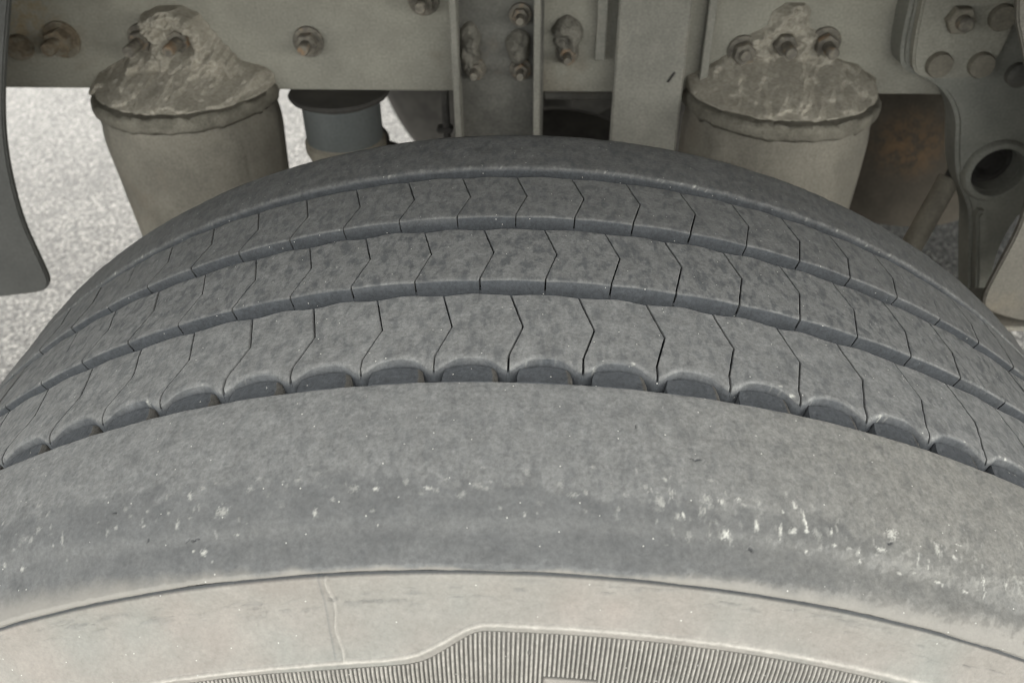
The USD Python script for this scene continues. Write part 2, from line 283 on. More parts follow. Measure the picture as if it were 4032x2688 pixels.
def mud_crust(cx, cy, rc, label, seed, w_of_z, holes, zt=0.958, nx=150, nz=120, top=1.04, thick=1.0):
    xs = np.linspace(cx-rc*1.02, cx+rc*1.02, nx); zs = zt-0.001 + (np.linspace(0, 1, nz)**1.35)*(top-zt)
    X, Z = np.meshgrid(xs, zs, indexing='ij')
    u = (X-cx); w = np.interp(Z, *zip(*w_of_z))
    e = fbm(np.stack([X*38, Z*38, X*0+seed], -1), 4, seed)
    edge = np.clip((w*(0.75+.6*e) - abs(u))/0.012, 0, 1); edge = edge*edge*(3-2*edge)
    rel = np.clip((Z-zt)/0.05, 0, 1)
    disc = np.sqrt(np.maximum(rc*rc*.95 - u*u, 0))
    n = fbm(np.stack([X*70, Z*70, X*0+seed*3.1], -1), 5, seed+5)
    n2 = fbm(np.stack([X*190, Z*190, X*0+seed], -1), 4, seed+9)
    talus = disc*np.clip(1-rel*(1.0+.7*e)*(1+2.2*(u/rc)**4), 0, 1)**1.15*.95
    body = thick*edge*(0.008+0.042*n*(1-.45*rel)+.010*n2)
    h = np.maximum(talus + (n-.5)*0.05*(talus > .006)*np.clip(rel*14, 0.15, 1)*np.clip(1.2-rel, 0, 1), body) + .011*(n2-.5)*np.clip(edge+(talus > .004), 0, 1)*np.clip(rel*14, .1, 1)
    for bx, bz in holes:                # hollows round the bolts
        q = np.exp(-(((X-bx)**2+(Z-bz)**2)/0.0155**2)**2); h = h*(1-.8*q)
    h = np.where((edge > .02) | (talus > .003), np.maximum(h, -.004), -.006)
    h[0, :] = h[-1, :] = -.006; h[:, -1] = -.006
    V = np.stack([X, RY-h, Z], -1).reshape(-1, 3)
    tag(obj('mud_crust', (V, grid_faces(nx, nz)), M_MUD, smooth=True), label, 'mud')
air_spring(-0.379, 0.612, 0.0995, 'tapered dusty air spring under the rail between the mudguard and the grey canister', .17)
mud_crust(-0.379, 0.612, 0.0995, 'crumbly dried mud heaped round two bolts above the air spring beside the canister', 2,
          [(0.957, 0.098), (0.965, 0.085), (0.975, 0.062), (0.99, 0.054), (1.01, 0.047), (1.03, 0.032), (1.04, 0.012)], ((-.416, 1.002), (-.374, 1.003)))
air_spring(0.266, 0.612, 0.103, 'olive brown dusty air spring between the pale upright plate and the rusty drum', .03)
mud_crust(0.266, 0.612, 0.103, 'smoother dried mud with two bolt holes above the olive brown air spring', 11,
          [(0.957, 0.098), (0.965, 0.08), (0.975, 0.058), (0.99, 0.05), (1.008, 0.042), (1.02, 0.022), (1.035, 0.02), (1.045, 0.01)], ((.262, 1.002), (.304, 1.002)), top=1.045, thick=.5)

# grey canister between the spring and the bracket
can = thing('bump_stop_canister', 'smooth blue grey cylinder hanging below the rail on a tan base', 'canister', (-0.214, 0.625, 0.80))
oc = (0, 0, -0.80)
obj('rail_shade_flange', lathe([(0, .9475), (.054, .9475), (.056, .945), (.054, .942), (.046, .939), (.044, .937)], 64, oc), M_DARK, can)  # flange coloured dark to carry the shade under the rail
obj('cylinder', lathe([(.043, .939), (.0435, .93), (.0435, .895), (.043, .892), (.02, .89), (0, .89)], 64, oc), M_CAN, can)
obj('base', lathe([(.0, .893), (.042, .893), (.046, .889), (.046, .88), (.041, .868), (.03, .85), (.03, .80), (0, .80)], 64, oc), M_TAN, can)
arm = thing('suspension_arm', 'dark steel arm sloping from the canister base towards the far wheel', 'suspension arm', (-0.17, 0.66, 0.86))
obj('arm', at_origin(cat(tube((-0.19, 0.655, 0.862), (-0.05, 0.70, 0.79), 0.016, 0.02)), (-0.17, .66, .86)), M_DARK, arm)
obj('bushing', at_origin(tube((-0.195, 0.635, 0.862), (-0.195, 0.69, 0.862), 0.02), (-0.17, .66, .86)), M_DARK, arm)
rod = thing('height_valve_rod', 'thin dark vertical rod hanging beside the bracket below the rail', 'rod', (-0.098, 0.64, 0.8))
obj('rod', at_origin(tube((-0.0985, 0.64, 0.95), (-0.0985, 0.64, 0.74), 0.0045), (-0.098, .64, .8)), M_DARK, rod)
obj('clamp', at_origin(box(-0.110, -0.091, 0.632, 0.648, 0.893, 0.899), (-0.098, .64, .8)), M_DARK, rod)

# axle and opposite wheel, seen dark below the rail
axle = thing('axle', 'dark axle beam running from the tyre to the opposite wheel', 'axle', (0, 1.1, 0.53))
obj('beam', at_origin(tube((0, 0.30, 0.53), (0, 2.0, 0.53), 0.075), (0, 1.1, .53)), M_DARK, axle)
obj('dark_backing', at_origin(lathe([(0, -.2), (.1, -.17), (.2, -.06), (.22, 0), (.2, .06), (.1, .17), (0, .2)], 40, (0.03, 0.98, 0.56), 'y'), (0, 1.1, .53)), M_DARK, axle)  # body added as dark backing for the gap below the rail
far = thing('opposite_wheel', 'dark wheel on the opposite end of the axle seen below the rail', 'wheel', (0.055, 2.2, 0.53))
fp = [(.30, .19), (.36, .205), (.43, .20), (.49, .175), (.522, .14), (.53, .1), (.53, -.1), (.522, -.14), (.49, -.175), (.43, -.2), (.36, -.205), (.30, -.19), (.29, -.15), (.29, .15), (.30, .19)]
obj('tyre', lathe([(r, z) for r, z in fp], 96, (0, 0, 0), 'y'), M_DARK, far, smooth=40)
obj('rim', lathe([(0, .08), (.15, .08), (.2, .05), (.27, .06), (.295, .17), (.295, .14), (.27, .03), (0, .03)], 64, (0, 0, 0), 'y'), M_DARK, far)
fm = thing('far_shade_sheet', 'dark unseen sheet added on the far side to shade the ground', 'mudguard', (0.9, 2.2, 0.6))  # unseen sheet put in to cast shade on the right ground
obj('sheet', at_origin(box(0.66, 1.75, 2.30, 2.33, 0.10, 1.2), (0.9, 2.2, .6)), M_PLAS, fm)

# right: rusty box, shock absorber, casting
rb = thing('steel_drum', 'dark rusty steel drum with an orange rust patch behind the olive brown air spring', 'drum', (0.575, 1.0, 0.63))
obj('shell', lathe([(0, .012), (.09, .01), (.128, .012), (.136, .017), (.14, .03), (.14, .28), (.143, .283), (.143, .295), (.14, .298), (.14, .34), (0, .34)], 72), M_RBOX, rb, smooth=40)
obj('strap', at_origin(box(0.60, 0.63, 0.846, 0.855, 0.80, 0.947, 0.002), (0.575, 1.0, .63)), M_RAILD, rb)
obj('crossmember', box(0.30, 0.95, 1.17, 1.25, 0.50, 1.0), M_RBOX, chassis)  # dark box added to fill the dark gap beside the drum
sh = thing('shock_absorber', 'tan rusty tube slanting down beside the black cast bracket arm', 'shock absorber', (0.455, 0.60, 0.70))
obj('body', at_origin(tube((0.484, 0.63, 0.846), (0.41, 0.57, 0.66), 0.0125), (0.455, .6, .7)), M_TAN, sh)
obj('rod', at_origin(tube((0.500, 0.643, 0.886), (0.484, 0.63, 0.846), 0.007), (0.455, .6, .7)), M_DARK, sh)

hb = thing('hanger_bracket', 'grey cast suspension bracket with bolted plate and round eye at the rail', 'bracket', (0.46, 0.6, 0.7))
HL = (0.46, 0.6, 0.7)
outl = smooth_poly([(.367, 1.235), (.367, 1.055), (.371, .999), (.383, .984), (.404, .980), (.431, .962), (.449, .935), (.456, .906), (.468, .870), (.484, .846), (.497, .825), (.507, .79), (.522, .74), (.538, .69), (.55, .64), (.585, .64), (.560, .70), (.548, .745), (.545, .79), (.556, .835), (.60, .87), (.66, .95), (.66, 1.235)], 2)
obj('casting', at_origin(plate(outl, .585, .6195, .004, holes=[(.507, .878, .026)]), HL), M_CAST, hb, smooth=40)
obj('bolting_plate', at_origin(plate(smooth_poly([(.369, 1.235), (.373, 1.05), (.379, 1.0), (.388, .986), (.41, .983), (.45, .985), (.462, 1.0), (.468, 1.05), (.472, 1.235)], 2), .572, .5845, .002), HL), M_RAIL, hb, smooth=40)
obj('eye_ring', at_origin(lathe([(.027, -.03), (.0265, .003), (.028, .007), (.033, .007), (.036, .002), (.036, -.03)], 64, (.507, .585, .878), 'y'), HL), M_CAST, hb, smooth=50)
obj('eye_dark_disc', at_origin(lathe([(0, -.026), (.011, -.026), (.015, -.018), (.021, -.022), (.0268, -.022)], 48, (.507, .585, .878), 'y'), HL), M_DARK, hb)  # dark disc added behind the eye so the hole reads dark
obj('arm_rib', at_origin(plate(smooth_poly([(.497, .832), (.508, .80), (.527, .74), (.541, .69), (.549, .69), (.538, .745), (.522, .80), (.511, .832)], 1), .574, .5855, .003), HL), M_CAST, hb)
for x, z in ((.405, .999), (.446, .999), (.451, 1.045)): 
    obj('bolt', at_origin(lathe([(.0125, -.001), (.0125, .005), (.0115, .0075), (0, .008)], 32, (x, .572, z), 'y'), HL), M_TAN, hb, smooth=50)
b = obj('bolt', at_origin(lathe([(.007, 0), (.007, .024), (.005, .026), (0, .026)], 20, (.410, .572, 1.044), 'y'), HL), M_BOLT, hb)
obj('nut', at_origin(hexa(.0135, .003, .014, (.410, .572, 1.044)), HL), M_TAN, b)
obj('bolt', at_origin(lathe([(.012, -.001), (.012, .008), (.008, .012), (0, .012)], 24, (.492, .585, .985), 'y'), HL), M_RAILD, hb)

# mudguards either side of the wheel opening
lm = thing('mudguard', 'black plastic mudguard edge with rounded lower corner before sunlit ground', 'mudguard', (-0.6, 0.45, 0.8))
lo = smooth_poly([(-.30, 1.30), (-.395, 1.19), (-.441, 1.093), (-.4765, 1.015), (-.498, .952), (-.509, .881), (-.5065, .835), (-.505, .795), (-.545, .788), (-.60, .78), (-.9, .775), (-.9, 1.30)], 3)
obj('sheet', at_origin(plate(lo, .447, .453, .0015), (-.6, .45, .8)), M_PLAS, lm, smooth=40)
rm = thing('mudguard', 'dusty brown mudguard panel beside the grey cast bracket', 'mudguard', (0.6, 0.45, 0.8))
ro = smooth_poly([(.36, 1.30), (.392, 1.095), (.4185, 1.05), (.447, .99), (.468, .92), (.472, .885), (.467, .84), (.4635, .805), (.470, .788), (.517, .773), (.62, .765), (.9, .765), (.9, 1.30)], 3)
obj('sheet', at_origin(plate(ro, .447, .453, .0015), (.6, .45, .8)), M_PANEL, rm, smooth=40)
obj('lower_lip', at_origin(box(.475, .9, .4535, .53, .756, .762, .002), (.6, .45, .8)), M_PLATE, rm)
rs = thing('rubber_stop', 'small round dark rubber stop below the dusty brown mudguard panel', 'rubber stop', (0.505, .46, .735))
obj('cap', lathe([(0, .016), (.012, .014), (.019, .006), (.021, -.008), (.021, -.03), (0, -.03)], 32), M_DARK, rs, smooth=50)

# ------------------------------------------------------------------ the tyre
R, ZC = 0.53, 0.53
DTH = 2*np.pi/98
tyre = thing('tyre', 'large worn dusty black truck tyre with sawtooth cuts across its three tread ribs', 'tyre', (0, 0, 0))
BARE = np.array([0.037, 0.040, 0.044]); GREY = np.array([0.1265, 0.127, 0.1255]); TAN = np.array([0.182, 0.173, 0.158]); CHALK = np.array([0.46, 0.455, 0.42])
def on_tyre(th, y, r): return np.stack([r*np.sin(th), y + 0*th, ZC + r*np.cos(th)], -1)
def mixc(a, b, t): t = np.clip(t, 0, 1)[..., None]; return a*(1-t) + b*t
def sst(x, a, b): t = np.clip((x-a)/(b-a), 0, 1); return t*t*(3-2*t)

# front side profile (y, r) from the groove floor over the shoulder to the moulding line and down the sidewall
PROF = np.array([(.0050, .5150), (.0030, .5180), (.0025, .5278), (.0017, .5292), (.0002, .5296), (-.012, .5291), (-.026, .5278), (-.040, .5255), (-.052, .5218), (-.0595, .5180), (-.0655, .5138), (-.0712, .5110), (-.0765, .5077), (-.0790, .5052), (-.0794, .5040), (-.0782, .5034), (-.0780, .5020), (-.0797, .5012), (-.0803, .4992), (-.0826, .4900), (-.0872, .4800), (-.0935, .4650), (-.0990, .4480), (-.1040, .4250), (-.1065, .4000), (-.104, .365), (-.092, .325), (-.075, .298)])
SEG = np.r_[0, np.cumsum(np.hypot(*np.diff(PROF, axis=0).T))]
FY, FR = PchipInterpolator(SEG, PROF[:, 0]), PchipInterpolator(SEG, PROF[:, 1])
S0 = float(SEG[4]) + .0004                                         # arc length of the shoulder edge: marks below are measured from it
LINE = float(SEG[16])
def normals_of(s):
    dy, dr = FY(s, 1), FR(s, 1); n = np.hypot(dy, dr); return dr/n, -dy/n    # outward (y, r)
MARKS = [(-12.58,57.7,3.7,2.6,.55),(-8.16,62.1,1.3,2.4,.75),(-14.3,48.6,1.5,2.4,.6),(-14.79,60.3,1.0,2.7,.5),(-13.39,73.1,2.0,1.9,.85),(-13.91,71.9,.9,.7,.9),(-12.93,77.3,.6,.5,.9),(-11.82,67.8,1.6,.5,.7),(-11.35,63.6,.4,.3,.9),(-23.46,64.3,1.8,1.6,.7),(-24.61,60.3,1.2,1.4,.6),(-23.01,52.3,1.4,2.5,.4),(-21.07,56.2,1.2,3.3,.45),(-21.57,58.1,1.2,1.3,.4),(-7.4,57.4,1.7,1.5,.4),(-18.03,56.7,1.0,1.1,.5),(-16.53,58.5,1.2,.9,.5),(-15.3,54.8,1.7,1.1,.35),(-23.2,35.8,1.9,1.7,.3),
 (-5.46,53.5,1.5,1.3,.9),(-3.14,53.9,1.9,1.0,.7),(-6.44,53.1,2.7,2.2,.35),(-5.32,68.0,.6,.6,.9),(-2.0,73.5,.3,.3,.9),(1.1,63.8,.7,1.2,.6),(1.6,63.3,.9,.6,.5),(3.67,53.9,1.4,1.8,.4),(3.17,55.4,2.6,1.2,.35),(6.96,55.1,2.6,3.6,.5),(6.33,49.4,1.8,1.6,.35),(7.51,50.9,1.3,2.2,.7),(7.17,45.6,1.3,.9,.6),(7.73,60.1,1.2,1.7,.6),(.05,61.8,.9,1.0,.35),(-4.43,57.4,.3,.3,.9),
 (9.0,51.9,2.4,2.5,.6),(9.65,52.0,1.8,1.9,.8),(10.45,49.7,1.3,1.3,.7),(8.9,56.5,.6,1.5,.8),(7.97,59.6,.9,1.7,.9),(9.85,64.2,2.4,2.5,.9),(11.23,60.1,1.7,2.9,.9),(12.33,60.0,1.0,3.5,.9),(12.92,59.4,1.9,1.7,.9),(13.47,54.1,.9,5.6,.9),(13.53,58.1,1.6,.9,1),(13.04,48.4,1.2,2.9,.8),(12.47,52.1,.9,.9,.7),(14.73,56.4,.8,1.8,.8),(14.87,61.7,1.6,.8,.7),(17.71,52.1,3.8,2.9,.8),(17.13,59.3,2.9,1.3,.7),(16.14,66.0,1.0,1.1,.9),(13.55,66.1,.8,1.0,.9),(20.05,53.1,1.6,3.9,.8),(20.93,54.4,1.6,1.3,.8),(21.26,48.3,1.9,.5,.8),(18.1,66.7,1.1,.7,.9),(20.11,66.3,2.1,.9,.8),(20.35,67.0,.8,.8,.9),(22.53,61.2,1.2,2.7,.8),(22.63,65.7,.6,2.6,.7),(21.52,67.0,1.8,1.0,.7),(23.77,58.8,1.2,2.5,.5),(19.03,58.9,.6,3.6,.6),(19.52,61.4,.8,1.5,.7),(15.6,61.6,1.6,.8,.5),(18.86,65.1,1.6,.6,.4)]
_r = np.random.default_rng(12)
MARKS += [(float(t), float(m), float(w), float(h), float(a)) for t, m, w, h, a in zip(_r.uniform(5, 27, 110), _r.normal(56, 7.5, 110), _r.uniform(.4, 1.8, 110), _r.uniform(.5, 3.2, 110), _r.uniform(.10, .36, 110))]
MARKS += [(float(t), float(m), float(w), float(h), float(a)) for t, m, w, h, a in zip(_r.uniform(-27, 8, 90), _r.normal(51, 6, 90), _r.uniform(.4, 2.4, 90), _r.uniform(.4, 2.4, 90), _r.uniform(.10, .34, 90))]
CUTS = [(8.7, 34.5, 3.2, .55), (-16.3, 65, .5, 1.2), (11, 69.5, 1.4, .8), (-18.2, 50, 1.2, .45), (-14, 67.5, 3.4, .4), (6, 20, .4, 1.2), (17.6, 56, 1.6, .6)]
def cuts(thd, s):
    c = np.zeros_like(s)
    for k, (t, m, w, h) in enumerate(CUTS):
        dx, dy = (thd-t)*9.1, s*1000-m; near = (abs(dx) < w+2) & (abs(dy) < h+2); x, y = dx[near], dy[near]
        y = y + .35*np.sin(x*1.7+k); n = fbm(np.stack([x*2, y*2, 0*x+k], -1), 3, k+90)-.5
        c[near] = np.maximum(c[near], np.clip((1-np.sqrt((x/w)**2+(y/h)**2)-n*1.6)/.5, 0, 1))
    return c
def bands(thd, s):
    """Dust on the shoulder: grey film, then a bare rubbed band with a ragged edge and a painted ridge highlight, then pale dust gathered at the moulding line."""
    P = np.stack([thd*9.2, s*1000, 0*s], -1)
    rag = fbm(P/7, 5, 3) - .5; rag2 = fbm(P*np.array([.35, .25, 1]), 4, 8) - .5
    d0 = np.interp(thd, [-36, -26, -21.5, -17.6, -13, -8.8, -4.8, -1, 2.8, 6.6, 12.5, 16.7, 21.3, 25, 36], np.array([30, 32.8, 37.8, 41.8, 43.1, 44.8, 45.3, 49.6, 51, 51.8, 52, 52, 52, 52, 52])/1000)
    d1 = np.interp(thd, [-36, -24.9, -18.4, -12.7, -6.6, 1, 10.5, 16.6, 24.9, 36], np.array([54, 56.8, 62.9, 65.7, 66.4, 66.3, 63.5, 62, 57.8, 54])/1000)
    d2 = np.interp(thd, [-36, -24.8, -19.4, -14.8, -10.6, -7.5, -.8, 6.7, 10.5, 14.6, 19.9, 24.9, 36], np.array([70, 72.7, 77.5, 80.3, 82.4, 83.3, 85.0, 83.5, 81.0, 80.0, 77.0, 71.3, 68])/1000)
    lift = sst(thd, 8, 24)*.35
    bare = sst(s + rag*.016 + rag2*.008, d0-.001, d0+.006)*(1-lift)
    film = 1 - .40*bare
    film += .16*np.exp(-((s-d1-.002)/.0035)**2)*bare  # painted highlight along the shoulder ridge
    film += .10*rag + .45*(fbm(P/2.6, 4, 77)-.5)*(1-.5*bare) + .3*(fbm(P/9, 3, 78)-.5)
    c = mixc(BARE, GREY*(1+.10*sst(thd, 2, 22))[..., None]*(1+sst(thd, 2, 22)[..., None]*np.array([.03, .0, -.06])), film)
    soft = np.interp(abs(thd), [0, 8, 14, 25, 36], [.0016, .003, .006, .010, .012])
    tan = sst(s + rag*.004, d2-soft*.35, d2+soft*.9)
    return mixc(c, TAN, tan*.95), bare, tan
def chalk(thd, s):
    c = np.zeros_like(s)
    for k, (t, m, w, h, a) in enumerate(MARKS):
        dx, dy = (thd-t)*9.1, s*1000-m
        near = (abs(dx) < w*2+3) & (abs(dy) < h*2+4)
        x, y = dx[near], dy[near]
        n = fbm(np.stack([x*2.6, y*(1.1 if h > w else 2.2), 0*x+k*7.3], -1), 4, k) - .5
        lean = 0.25*np.sin(k*2.4); x = x + lean*y
        d = np.sqrt((x/(w*.80))**2 + (y/(h*.85))**2) + n*2.4
        c[near] = np.maximum(c[near], a*np.clip((1.05-d)/.75, 0, 1))
    return c
th = np.radians(np.arange(-37, 37.001, .055)); s = np.r_[np.linspace(0, SEG[3], 8), np.linspace(SEG[3], LINE, 190)[1:]]
T, S = np.meshgrid(th, s, indexing='ij'); TD = np.degrees(T)
SM = S - S0
ny, nr = normals_of(S)
alb, bare, tan = bands(TD, SM); ck = chalk(TD, SM); ct = cuts(TD, SM)
P3 = np.stack([T*520, S*1000, 0*S], -1)
dis = (fbm(P3/3.2, 4, 21)-.5)*.0007*(1-.6*bare) + (fbm(P3/18, 3, 5)-.5)*.0009 + .0003*ck - .0009*ct
dis *= sst(S, SEG[2], SEG[4])
alb = mixc(alb, CHALK, ck*.72); alb = mixc(alb, BARE*.9, ct*.75)
wall = 1-sst(S, SEG[1], SEG[3]+.0005); alb = mixc(alb, BARE*1.3, wall)
V = on_tyre(T, FY(S)+dis*ny, FR(S)+dis*nr)
obj('shoulder', (V.reshape(-1, 3), grid_faces(*T.shape, flip=True)), M_RUB, tyre, smooth=True, albedo=alb.reshape(-1, 3), fleck=(.22*(1-bare)*(1-tan)*(1-wall)).ravel(), grain=1-.6*tan-.25*bare, label='worn dusty outer shoulder scuffed with chalky scrapes')

# sidewall below the line
W_T = [-60, -17.8, -12.8, -7.8, -5.94, -4.84, -3.95, -3.21, -2.48, -1.91, -1.42, -.94, -.53, 1.5, 60]
W_R = [.4647, .4647, .4645, .4650, .4653, .4661, .4677, .4704, .4736, .4763, .4784, .4797, .4802, .4801, .4801]
V_T = [-60, -15.2, -7.9, -6.36, -4.59, -3.7, -2.95, -2.22, -1.57, -1.08, -.53, 1.5, 60]
V_R = [.4619, .4619, .4619, .4623, .4631, .4647, .4678, .4715, .4748, .4767, .4775, .4774, .4773]
rise, serr = PchipInterpolator(W_T, W_R), PchipInterpolator(V_T, V_R)
th = np.radians(np.arange(-37, 37.001, .065)); s = np.linspace(LINE, SEG[23], 180)
T, S = np.meshgrid(th, s, indexing='ij'); TD = np.degrees(T); ny, nr = normals_of(S); rr = FR(S)
P3 = np.stack([T*490, S*1000, 0*S], -1)
dr_ = rr - rise(TD)
bead = np.exp(-(dr_/.0009)**2)*(1+.5*(fbm(P3/1.5, 3, 2)-.5))
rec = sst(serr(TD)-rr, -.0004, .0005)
flash = np.exp(-((TD+7.66+.08*np.sin(S*300))*8.4/.55)**2)*sst(dr_, -.0002, .0006)
pan = sst(rr, .4455, .446)*sst(.4585-rr, 0, .0006)*sst(TD, 2.25, 2.35)*sst(5.0-TD, 0, .1)
ptn = np.exp(-(np.hypot((TD-1.51)*8.3, (rr-.4693)*1000)/.9)**2)
cr = fbm(np.stack([T*60, S*520, 0*S], -1), 4, 31)
crack = np.clip((cr-.60)*8, 0, 1)*np.exp(-((rr-.494-.004*np.sin(T*9))/.0045)**2)
dis = .0008*bead - .0008*rec + .0008*flash + .0009*pan + .0013*ptn - .0005*crack + (fbm(P3/2.2, 4, 41)-.5)*.00032 + (fbm(P3/20, 3, 6)-.5)*.0006
dis *= sst(S, LINE, LINE+.002)
var = fbm(P3/22, 4, 17)
alb = TAN*(0.92+.16*var)[..., None]*(1+np.array([.02, -.005, -.01])*(fbm(P3/30, 3, 71)[..., None]-.5)*6)
alb = mixc(alb, TAN*1.7, .85*np.clip(bead*1.2, 0, 1)*(.55+.8*fbm(P3/2, 3, 77)) + .5*flash)
alb = mixc(alb, BARE*1.8, (1-sst(S, LINE+.0008, LINE+.0017))*.85 + .22*crack + .45*np.exp(-((TD+8.05)*8.4/.35)**2)*sst(dr_, .001, .002))  # dark strip at the line paints the shadow of its step
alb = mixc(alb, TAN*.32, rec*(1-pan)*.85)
V = on_tyre(T, FY(S)+dis*ny, FR(S)+dis*nr)
obj('sidewall', (V.reshape(-1, 3), grid_faces(*T.shape, flip=True)), M_RUB, tyre, smooth=True, albedo=alb.reshape(-1, 3), fleck=np.zeros(T.size), grain=np.full(T.size, .45), label='pale dust covered sidewall')

# fine radial ribs of the sidewall band
sr = {float(r): i for i, r in enumerate([])}
ss = np.linspace(LINE, SEG[24], 700); ssr = FR(ss)
vs, fs, cs, n = [], [], [], 0
for k in range(-150, 165):
    td = k*.228+.05; 
    if abs(td) > 36: continue
    r_top = float(serr(td))-.0004; segs = [(r_top, .418)]
    if 2.2 < td < 5.05: segs = [(r_top, .4592), (.4448, .418)]
    for ra, rb_ in segs:
        m = 16; r = np.linspace(ra, rb_, m); s1 = np.interp(-r, -ssr, ss); ny, nr = normals_of(s1); y = FY(s1)
        nz = (fbm(np.stack([r*900, r*0+k*1.7, r*0], -1), 2, 9)-.5)
        row = []
        for dx, h in ((-.00062, -.0009), (-.0004, -.0001), (0, .00025), (.0004, -.0001), (.00062, -.0009)):
            hh = np.full(m, h) + .0002*nz; hh[0] = min(h, -.0006); a = np.radians(td) + (dx+.00008*nz)/r
            row.append(on_tyre(a, y+hh*ny, r+hh*nr))
        V = np.stack(row, 0).reshape(-1, 3); vs.append(V); fs.append(grid_faces(5, m, True)+n); n += len(V)
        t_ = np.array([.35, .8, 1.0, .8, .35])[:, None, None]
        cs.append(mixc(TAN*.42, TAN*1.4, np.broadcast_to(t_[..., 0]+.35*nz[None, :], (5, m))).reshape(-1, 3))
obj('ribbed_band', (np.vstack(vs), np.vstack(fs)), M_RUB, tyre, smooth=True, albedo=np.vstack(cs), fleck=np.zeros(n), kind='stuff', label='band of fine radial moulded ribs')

# tread blocks: three ribs cut by sawtooth sipes
DEP = .0135
def sipe_off(y, ya, yb, bend):
    return np.radians(np.interp(y, [ya, bend, yb], [-.64, 0, -.76]))
RIBS = [dict(ya=.0190, yb=.0690, bend=.0420, ph=.0118, gap=.00052, fil=.0015, wa=.0062, wr=.0008, slope=.003),
        dict(ya=.0827, yb=.1335, bend=.1085, ph=-.0214, gap=.00046, fil=.0015, wa=.0006, wr=.0008, slope=.0012),
        dict(ya=.1482, yb=.1972, bend=.1722, ph=.0094, gap=.00042, fil=.0014, wa=.0006, wr=.0005, slope=.0012)]
def tread_block(rb, k, seed):
    ya, yb, f = rb['ya'], rb['yb'], rb['fil']
    big = abs(k) < 13
    nu, nt = (40, 56) if big else (26, 36)
    # rows: wall bottom, wall, fillet, top, rear fillet, rear wall bottom:  (y offset from front edge | rear edge, depth)
    rows = [('f', -rb['slope'], DEP), ('f', -rb['slope']*.6, DEP*.6), ('f', -rb['slope']*.35, DEP*.42)]
    for a in np.linspace(0, np.pi/2, 7): rows.append(('f', f*(1-math.cos(a))-rb['slope']*.2*(1-math.sin(a)), f*(1-math.sin(a))*.9))
    y_in0, y_in1 = f, -.0012
    for t in np.linspace(0, 1, nt)[1:-1]: rows.append(('t', t, 0))
    for a in np.linspace(0, np.pi/2, 4): rows.append(('r', -.0012*(1-math.sin(a)), .0012*(1-math.cos(a))))
    rows.append(('r', 0.0004, DEP*.5)); rows.append(('r', .0008, DEP))
    us = np.linspace(0, 1, nu)
    base0 = rb['ph'] + k*DTH; V = np.zeros((nu+4, len(rows), 3)); A = np.zeros((nu+4, len(rows), 3)); FL = np.zeros((nu+4, len(rows)))
    g0 = rb['gap']/R*(.62+.36*np.random.default_rng(seed).random()); g1 = rb['gap']/R*(.62+.36*np.random.default_rng(seed+1).random()); e = .0005/R
    phase = (us)                                                     # 0..1 from sipe to sipe
    bump = np.exp(-(np.minimum(phase, 1-phase)/.20)**2)
    yf = ya - rb['wa']*bump + (.0006*np.sin(np.pi*phase) if rb['wa'] > .002 else 0)
    yr = yb - rb['wr']*np.cos(2*np.pi*phase) + .0003*np.sin(phase*9+seed)
    for i, u in enumerate(us):
        for j, (w, a, d) in enumerate(rows): pass
    kind = np.array([{'f': 0, 't': 1, 'r': 2}[w] for w, _, _ in rows]); aa = np.array([a for _, a, _ in rows]); dd = np.array([d for _, _, d in rows])
    Y = np.where(kind == 0, yf[:, None]+aa, np.where(kind == 2, yr[:, None]+aa, (yf[:, None]+f)*(1-aa) + (yr[:, None]-.0012)*aa))
    off = sipe_off(np.clip(Y, ya+.001, yb), ya+.001, yb, rb['bend'])
    cut = .00022*(fbm(np.stack([Y*500, Y*0+seed*.37, Y*0], -1), 3, 3)-.5)/R
    lo, hi = base0+off+g0+cut, base0+DTH+off-g1-cut
    T = lo + (hi-lo)*us[:, None]
    P = np.stack([T*R*1000, Y*1000, 0*Y+rb['ph']*500], -1)
    n = (fbm(P/3.0, 4, 13)-.5)*.0006 + (fbm(P/14, 3, 19)-.5)*.0008
    topm = (kind == 1)[None, :]*1.0
    rad = R - dd[None, :] + n*(.4+.6*topm)
    drop = (.0017*bump[:, None]*np.exp(-np.clip(Y-yf[:, None], 0, 1)/.0030) if rb['wa'] > .002 else 0*Y)
    rad = rad - drop*(dd < .002)[None, :] + rng.normal(0, .00018)
    drop = np.vstack([drop[:1]]*2+[drop]+[drop[-1:]]*2)*(dd < .002)[None, :]
    # rounded cut edges
    Tn = np.vstack([T[:1], T[:1], T, T[-1:], T[-1:]]); Yn = np.vstack([Y[:1], Y[:1], Y, Y[-1:], Y[-1:]]); Rn = np.vstack([rad[:1], rad[:1], rad, rad[-1:], rad[-1:]])
    Rn[0] = np.minimum(Rn[0], R-DEP); Rn[-1] = np.minimum(Rn[-1], R-DEP)
    Rn[1] -= .0003; Rn[-2] -= .0003; Tn[2] += e*.6; Tn[-3] -= e*.6
    V = on_tyre(Tn, Yn, Rn)
    # dust: film on top, cleaner bluish walls, pale rubbed front edge
    depth = np.clip((R-Rn)/.004, 0, 1)
    top = 1-sst(R-Rn-drop, .0003, .0014)
    edge = np.exp(-((R-Rn-drop-.0005)/.0004)**2)*((kind == 0)[None, :])
    dn = fbm(P/9, 4, 29); dn = np.vstack([dn[:1]]*2+[dn]+[dn[-1:]]*2)
    alb = mixc(BARE*1.25, GREY*(1-.07*(rb['ya'] > .05)-.10*(rb['ya'] > .14))*(.88+.24*dn[..., None]), top*.96)  # ribs further back painted darker to deepen the shade there
    alb = mixc(alb, GREY*1.2, edge*(.6*dn))
